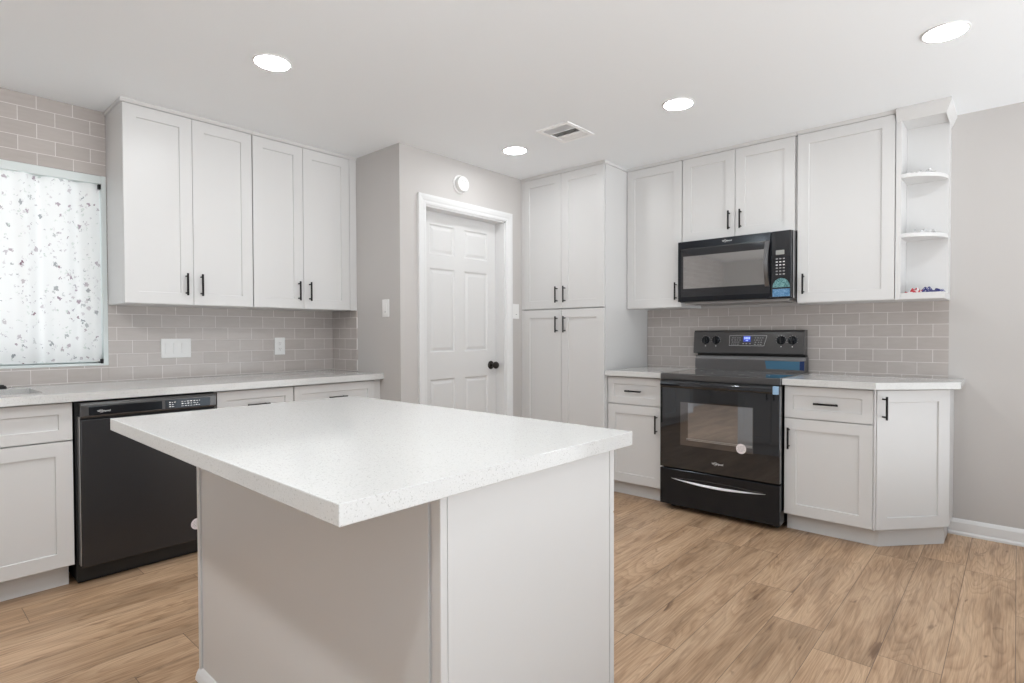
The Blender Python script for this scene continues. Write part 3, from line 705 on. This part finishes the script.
m = MB(RANGE); m.add([(u, lbn(z)+.0006, z) for u, z in ((2.600, .935), (2.815, .932), (2.815, .990), (2.590, .990))], [(0, 1, 2, 3)]); fo = m.build('film_strip', 'film2', t); fo['label'] = 'blue protective film on the lower backguard'
m = MB(RANGE); m.add([(u, lbn(z)+.0007, z) for u, z in ((2.8155, .932), (2.843, .930), (2.843, .993), (2.8155, .990))], [(0, 1, 2, 3)]); m.build('film_strip', 'navy', t)
# ------------------------------------------------------------------ microwave
t = thing('microwave', (2.47, 3.37, 1.40), 'black over-the-range microwave with mirrored window under the short cabinet', 'microwave')
MB(RANGE).box(2.094, 2.852, .0085, .365, 1.403, 1.829).build('body', 'side_grey', t, bev=.002)
MB(RANGE).box(2.098, 2.850, .3655, .372, 1.4035, 1.828).build('door_gap', 'blackmatte', t)
mdr = MB(RANGE).box(2.094, 2.7245, .372, .404, 1.406, 1.828).build('microwave_door', 'black', t, bev=.004, seg=3)
MB(RANGE).box(2.118, 2.7235, .4035, .4048, 1.438, 1.772).build('door_glass', 'glass_black', mdr)
MB(RANGE).box(2.136, 2.694, .4048, .4054, 1.496, 1.722).build('microwave_window', 'mirror_glass2', mdr)['label'] = 'mirror-like window'
MB(RANGE).box(2.118, 2.7235, .4036, .4056, 1.7725, 1.7750).build('trim_line', 'panel_grey', mdr)
logo(RANGE, 2.445, .4042, 1.803, .0155, mdr)
cpn_o = MB(RANGE).box(2.7275, 2.848, .372, .404, 1.406, 1.828).build('keypad_panel', 'glass_black', t, bev=.004, seg=3)
MB(RANGE).box(2.757, 2.808, .404, .4046, 1.678, 1.706).build('display', 'lcd', cpn_o)['label'] = 'grey display'
for r_ in range(6):
    for c_ in range(3):
        u = 2.763+c_*.021; z = 1.652-r_*.0195
        MB(RANGE).box(u-.006, u+.006, .404, .4046, z-.0035, z+.0035).build('button', 'white_print' if r_ in (1, 2) else 'grey_print', cpn_o)
m = MB(RANGE).box(2.738, 2.842, .4041, .4047, 1.414, 1.462); m.build('energy_label', 'sky_blue', cpn_o)['label'] = 'blue lower half of paper label'
pts = [(2.790+.052*math.cos(math.pi*i/20), 1.472+.058*math.sin(math.pi*i/20)) for i in range(21)]
m = MB(RANGE); m.add([(u, .4047, z) for u, z in pts], [tuple(range(21))]); m.build('energy_label', 'teal', cpn_o)['label'] = 'teal arched upper half of paper label'
hh = []
for i in range(15):
    s_ = i/14; hh.append((2.712, .408+.038*math.sin(math.pi*s_), 1.482+.288*s_))
m = MB(RANGE); P = []; F = []
for (u, n, z) in hh: P += [(u-.020, n, z), (u+.010, n-.004, z), (u+.010, n+.008, z), (u-.014, n+.014, z)]
for i in range(14):
    for k in range(4): F.append((i*4+k, i*4+(k+1) % 4, i*4+4+(k+1) % 4, i*4+4+k))
F += [(0, 1, 2, 3), (59, 58, 57, 56)]
m.add(P, F).build('microwave_handle', 'dark_metal', mdr, smooth=True)
m = MB(RANGE).box(2.125, 2.825, .03, .360, 1.388, 1.4028); un = m.build('underside_plate', 'side_grey', t, bev=.002)
for u in (2.18, 2.53):
    MB(RANGE).box(u, u+.24, .10, .30, 1.3865, 1.3882).build('grease_filter', 'steel', un)
m = MB(RANGE)
for i in range(34): m.box(2.14+i*.0165, 2.148+i*.0165, .368, .4025, 1.4035, 1.4062)
m.build('vent_slots', 'slot', t)
# ------------------------------------------------------------------ dishwasher
t = thing('dishwasher', (.32, .287, 0), 'black built-in dishwasher under the left countertop', 'dishwasher')
D0, D1, DF = -.006, .590, .640
MB(SINK).box(D0-.012, D1+.006, .03, .590, .02, .868).build('body', 'blackmatte', t)
MB(SINK).box(D0-.004, D1+.002, .50, .565, .001, .105).build('toe_panel', 'blackmatte', t)
for u in (D0+.05, D1-.05): MB(SINK).lathe((u, .45, 0), (0, 0, 1), [(.015, 0), (.015, .006), (.008, .008), (.008, .022)], 12).build('foot', 'blackmatte', t)
dd = MB(SINK).box(D0, D1, .5905, DF-.006, .088, .786).build('dishwasher_door', 'black_soft', t, bev=.005, seg=3)
MB(SINK).box(D0, D1, .5905, DF-.02, .7865, .796).build('pull_gap', 'blackmatte', t)
cp2 = MB(SINK).profile_u([(.5905, .797), (DF-.004, .794), (DF+.003, .803), (DF+.003, .852), (DF-.004, .866), (.5905, .866)], D0, D1).build('control_panel', 'panel_grey', t, bev=.002)
MB(SINK).box(.026, .330, DF+.003, DF+.0042, .805, .846).build('panel_inlay', 'black', cp2, bev=.0015)
MB(SINK).box(.345, .560, DF+.003, DF+.0042, .803, .848).build('touch_panel', 'black', cp2, bev=.0015)
logo(SINK, .085, DF+.0043, .822, .0125, cp2)
m = MB(SINK); random.seed(11)
for (a_, b_) in ((.362, .392), (.418, .470), (.476, .508)):
    for z in (.811, .822, .833):
        u = a_
        while u < b_-.004:
            l_ = random.uniform(.006, .012); m.box(u, min(u+l_, b_), DF+.0042, DF+.0047, z, z+random.choice((.003, .005))); u += l_+.005
m.build('button_print', 'white_print', cp2)
disc_label(SINK, .490, DF-.006, .175, .030, dd)
MB(SINK).box(D0-.0045, D0-.001, .592, DF-.008, .10, .80).build('door_seal', 'side_grey', t)
# ------------------------------------------------------------------ wall devices
def plate(fr, u, z, w_, h_, n, name, label, cat):
    t = thing(name, fr.p(u, n, z-h_/2), label, cat)
    MB(fr).box(u-w_/2, u+w_/2, n, n+.006, z-h_/2, z+h_/2).build('cover_plate', 'plastic', t, bev=.002); return t
t = plate(SINK, .598, 1.101, .166, .118, .0082, 'light_switch', 'white triple rocker switch on the tile under the left wall cabinets', 'light switch')
for k in (-1, 0, 1): MB(SINK).profile_u([(.0142, 1.067), (.0165, 1.067), (.0185, 1.135), (.0142, 1.135)], .598+k*.046-.016, .598+k*.046+.016).build('rocker', 'plastic', t, bev=.0008)
t = plate(SINK, 1.253, 1.102, .074, .120, .0082, 'power_outlet', 'white double power outlet on the tile of the left wall', 'power outlet')
for s_ in (-1, 1):
    z = 1.102+s_*.020
    ro = MB(SINK).lathe((1.253, .0142, z), (0, 1, 0), [(.0165, 0), (.0165, .0015), (.015, .002)], 24).build('receptacle', 'plastic', t)
    MB(SINK).box(1.246, 1.2478, .0160, .0166, z-.002, z+.007).box(1.2585, 1.2603, .0160, .0166, z-.002, z+.007).cyl((1.253, .0160, z-.008), (1.253, .0166, z-.008), .0024).build('slots', 'slot', ro)
t = plate(RET, .680, 1.360, .074, .120, .0003, 'light_switch', 'white rocker switch on the short greige wall left of the door', 'light switch')
MB(RET).box(.664, .696, .0063, .009, 1.327, 1.393).build('rocker', 'plastic', t, bev=.001); MB(RET).box(.674, .686, .009, .0095, 1.333, 1.3365).build('indicator', 'slot', t)
t = plate(DWALL, 2.825, 1.366, .074, .120, .0003, 'light_switch', 'white rocker switch squeezed between door casing and pantry cabinet', 'light switch')
MB(DWALL).box(2.809, 2.841, .0063, .009, 1.333, 1.399).build('rocker', 'plastic', t, bev=.001); MB(DWALL).box(2.819, 2.831, .009, .0095, 1.339, 1.3425).build('indicator', 'slot', t)
t = thing('smoke_detector', (.837, 2.215, 2.21), 'round white alarm on the wall above the panelled door', 'smoke detector')
MB(DWALL).lathe((2.215, .0003, 2.275), (0, 1, 0), [(.068, 0), (.068, .006), (.062, .009)], 36).build('mounting_plate', 'plastic', t, smooth=True)
b = MB(DWALL).lathe((2.215, .009, 2.275), (0, 1, 0), [(.056, 0), (.057, .004), (.057, .026), (.052, .034), (.020, .037)], 36).build('alarm_body', 'plastic', t, smooth=True)
MB(DWALL).lathe((2.200, .0445, 2.292), (0, 1, 0), [(.004, 0), (.004, .0016)], 12).lathe((2.232, .0445, 2.292), (0, 1, 0), [(.004, 0), (.004, .0016)], 12).build('sensor_holes', 'grey_print', b)
# ------------------------------------------------------------------ ceiling
t = thing('ceiling_vent', (1.773, 2.25, H-.012), 'white louvred air vent in the ceiling', 'vent')
vx0, vx1, vy0, vy1 = 1.652, 1.895, 2.106, 2.392; z1 = H-.0005
MB().box(vx0, vx1, vy0, vy0+.026, z1-.008, z1).box(vx0, vx1, vy1-.026, vy1, z1-.008, z1).box(vx0, vx0+.026, vy0+.026, vy1-.026, z1-.008, z1).box(vx1-.026, vx1, vy0+.026, vy1-.026, z1-.008, z1).build('frame', 'vent_white', t, bev=.001)
MB().box(vx0+.026, vx1-.026, vy0+.026, vy1-.026, z1-.0008, z1).build('duct_opening', 'duct', t)
yy = vy0+.026; bh = (vy1-vy0-.052)/3
for b_ in range(3):
    if b_: MB().box(vx0+.026, vx1-.026, yy+b_*bh-.003, yy+b_*bh+.003, z1-.009, z1-.001).build('divider', 'vent_white', t)
    for k in range(6):
        y = yy+b_*bh+.006+k*(bh-.012)/5.2
        dy, dz = ((-.0015, -.007), (-.008, -.004), (.005, -.006))[b_]
        MB(Frame((0, y, z1-.001), (1, 0, 0), (0, 1, 0))).add([(vx0+.026, 0, 0), (vx1-.026, 0, 0), (vx1-.026, dy, dz), (vx0+.026, dy, dz), (vx0+.026, .0012, 0), (vx1-.026, .0012, 0), (vx1-.026, dy+.0012, dz), (vx0+.026, dy+.0012, dz)],
            [(0, 1, 2, 3), (7, 6, 5, 4), (0, 4, 5, 1), (2, 6, 7, 3), (1, 5, 6, 2), (3, 7, 4, 0)]).build('slat', 'vent_white', t)
def downlight(x, y, label, lens='lens', group='recessed downlights in the ceiling'):
    t = thing('recessed_light', (x, y, H-.006), label, 'ceiling light', group)
    P = []; m = MB()
    m.lathe((x, y, H-.0005), (0, 0, -1), [(.086, 0), (.085, .004), (.077, .0055), (.075, .0030)], 40).build('trim_ring', 'plastic', t, smooth=True)
    MB().lathe((x, y, H-.0041), (0, 0, -1), [(.0745, 0), (.0745, .0012)], 40).build('lens', lens, t)
downlight(1.302, .607, 'lit recessed downlight nearest the left wall cabinets')
downlight(2.497, 2.312, 'lit recessed downlight in front of the microwave cabinet', 'lens_far')
downlight(1.303, 2.300, 'small lit recessed downlight in front of the door and pantry', 'lens_far')
downlight(3.672, 2.362, 'lit recessed downlight at the upper right corner')
for x, y in ((2.5, .607), (1.303, -.91), (2.5, -.91), (3.672, -.91)):
    downlight(x, y, 'lit recessed downlight in the ceiling above or behind the kitchen island', 'lens_bright', 'downlights above and behind the island')
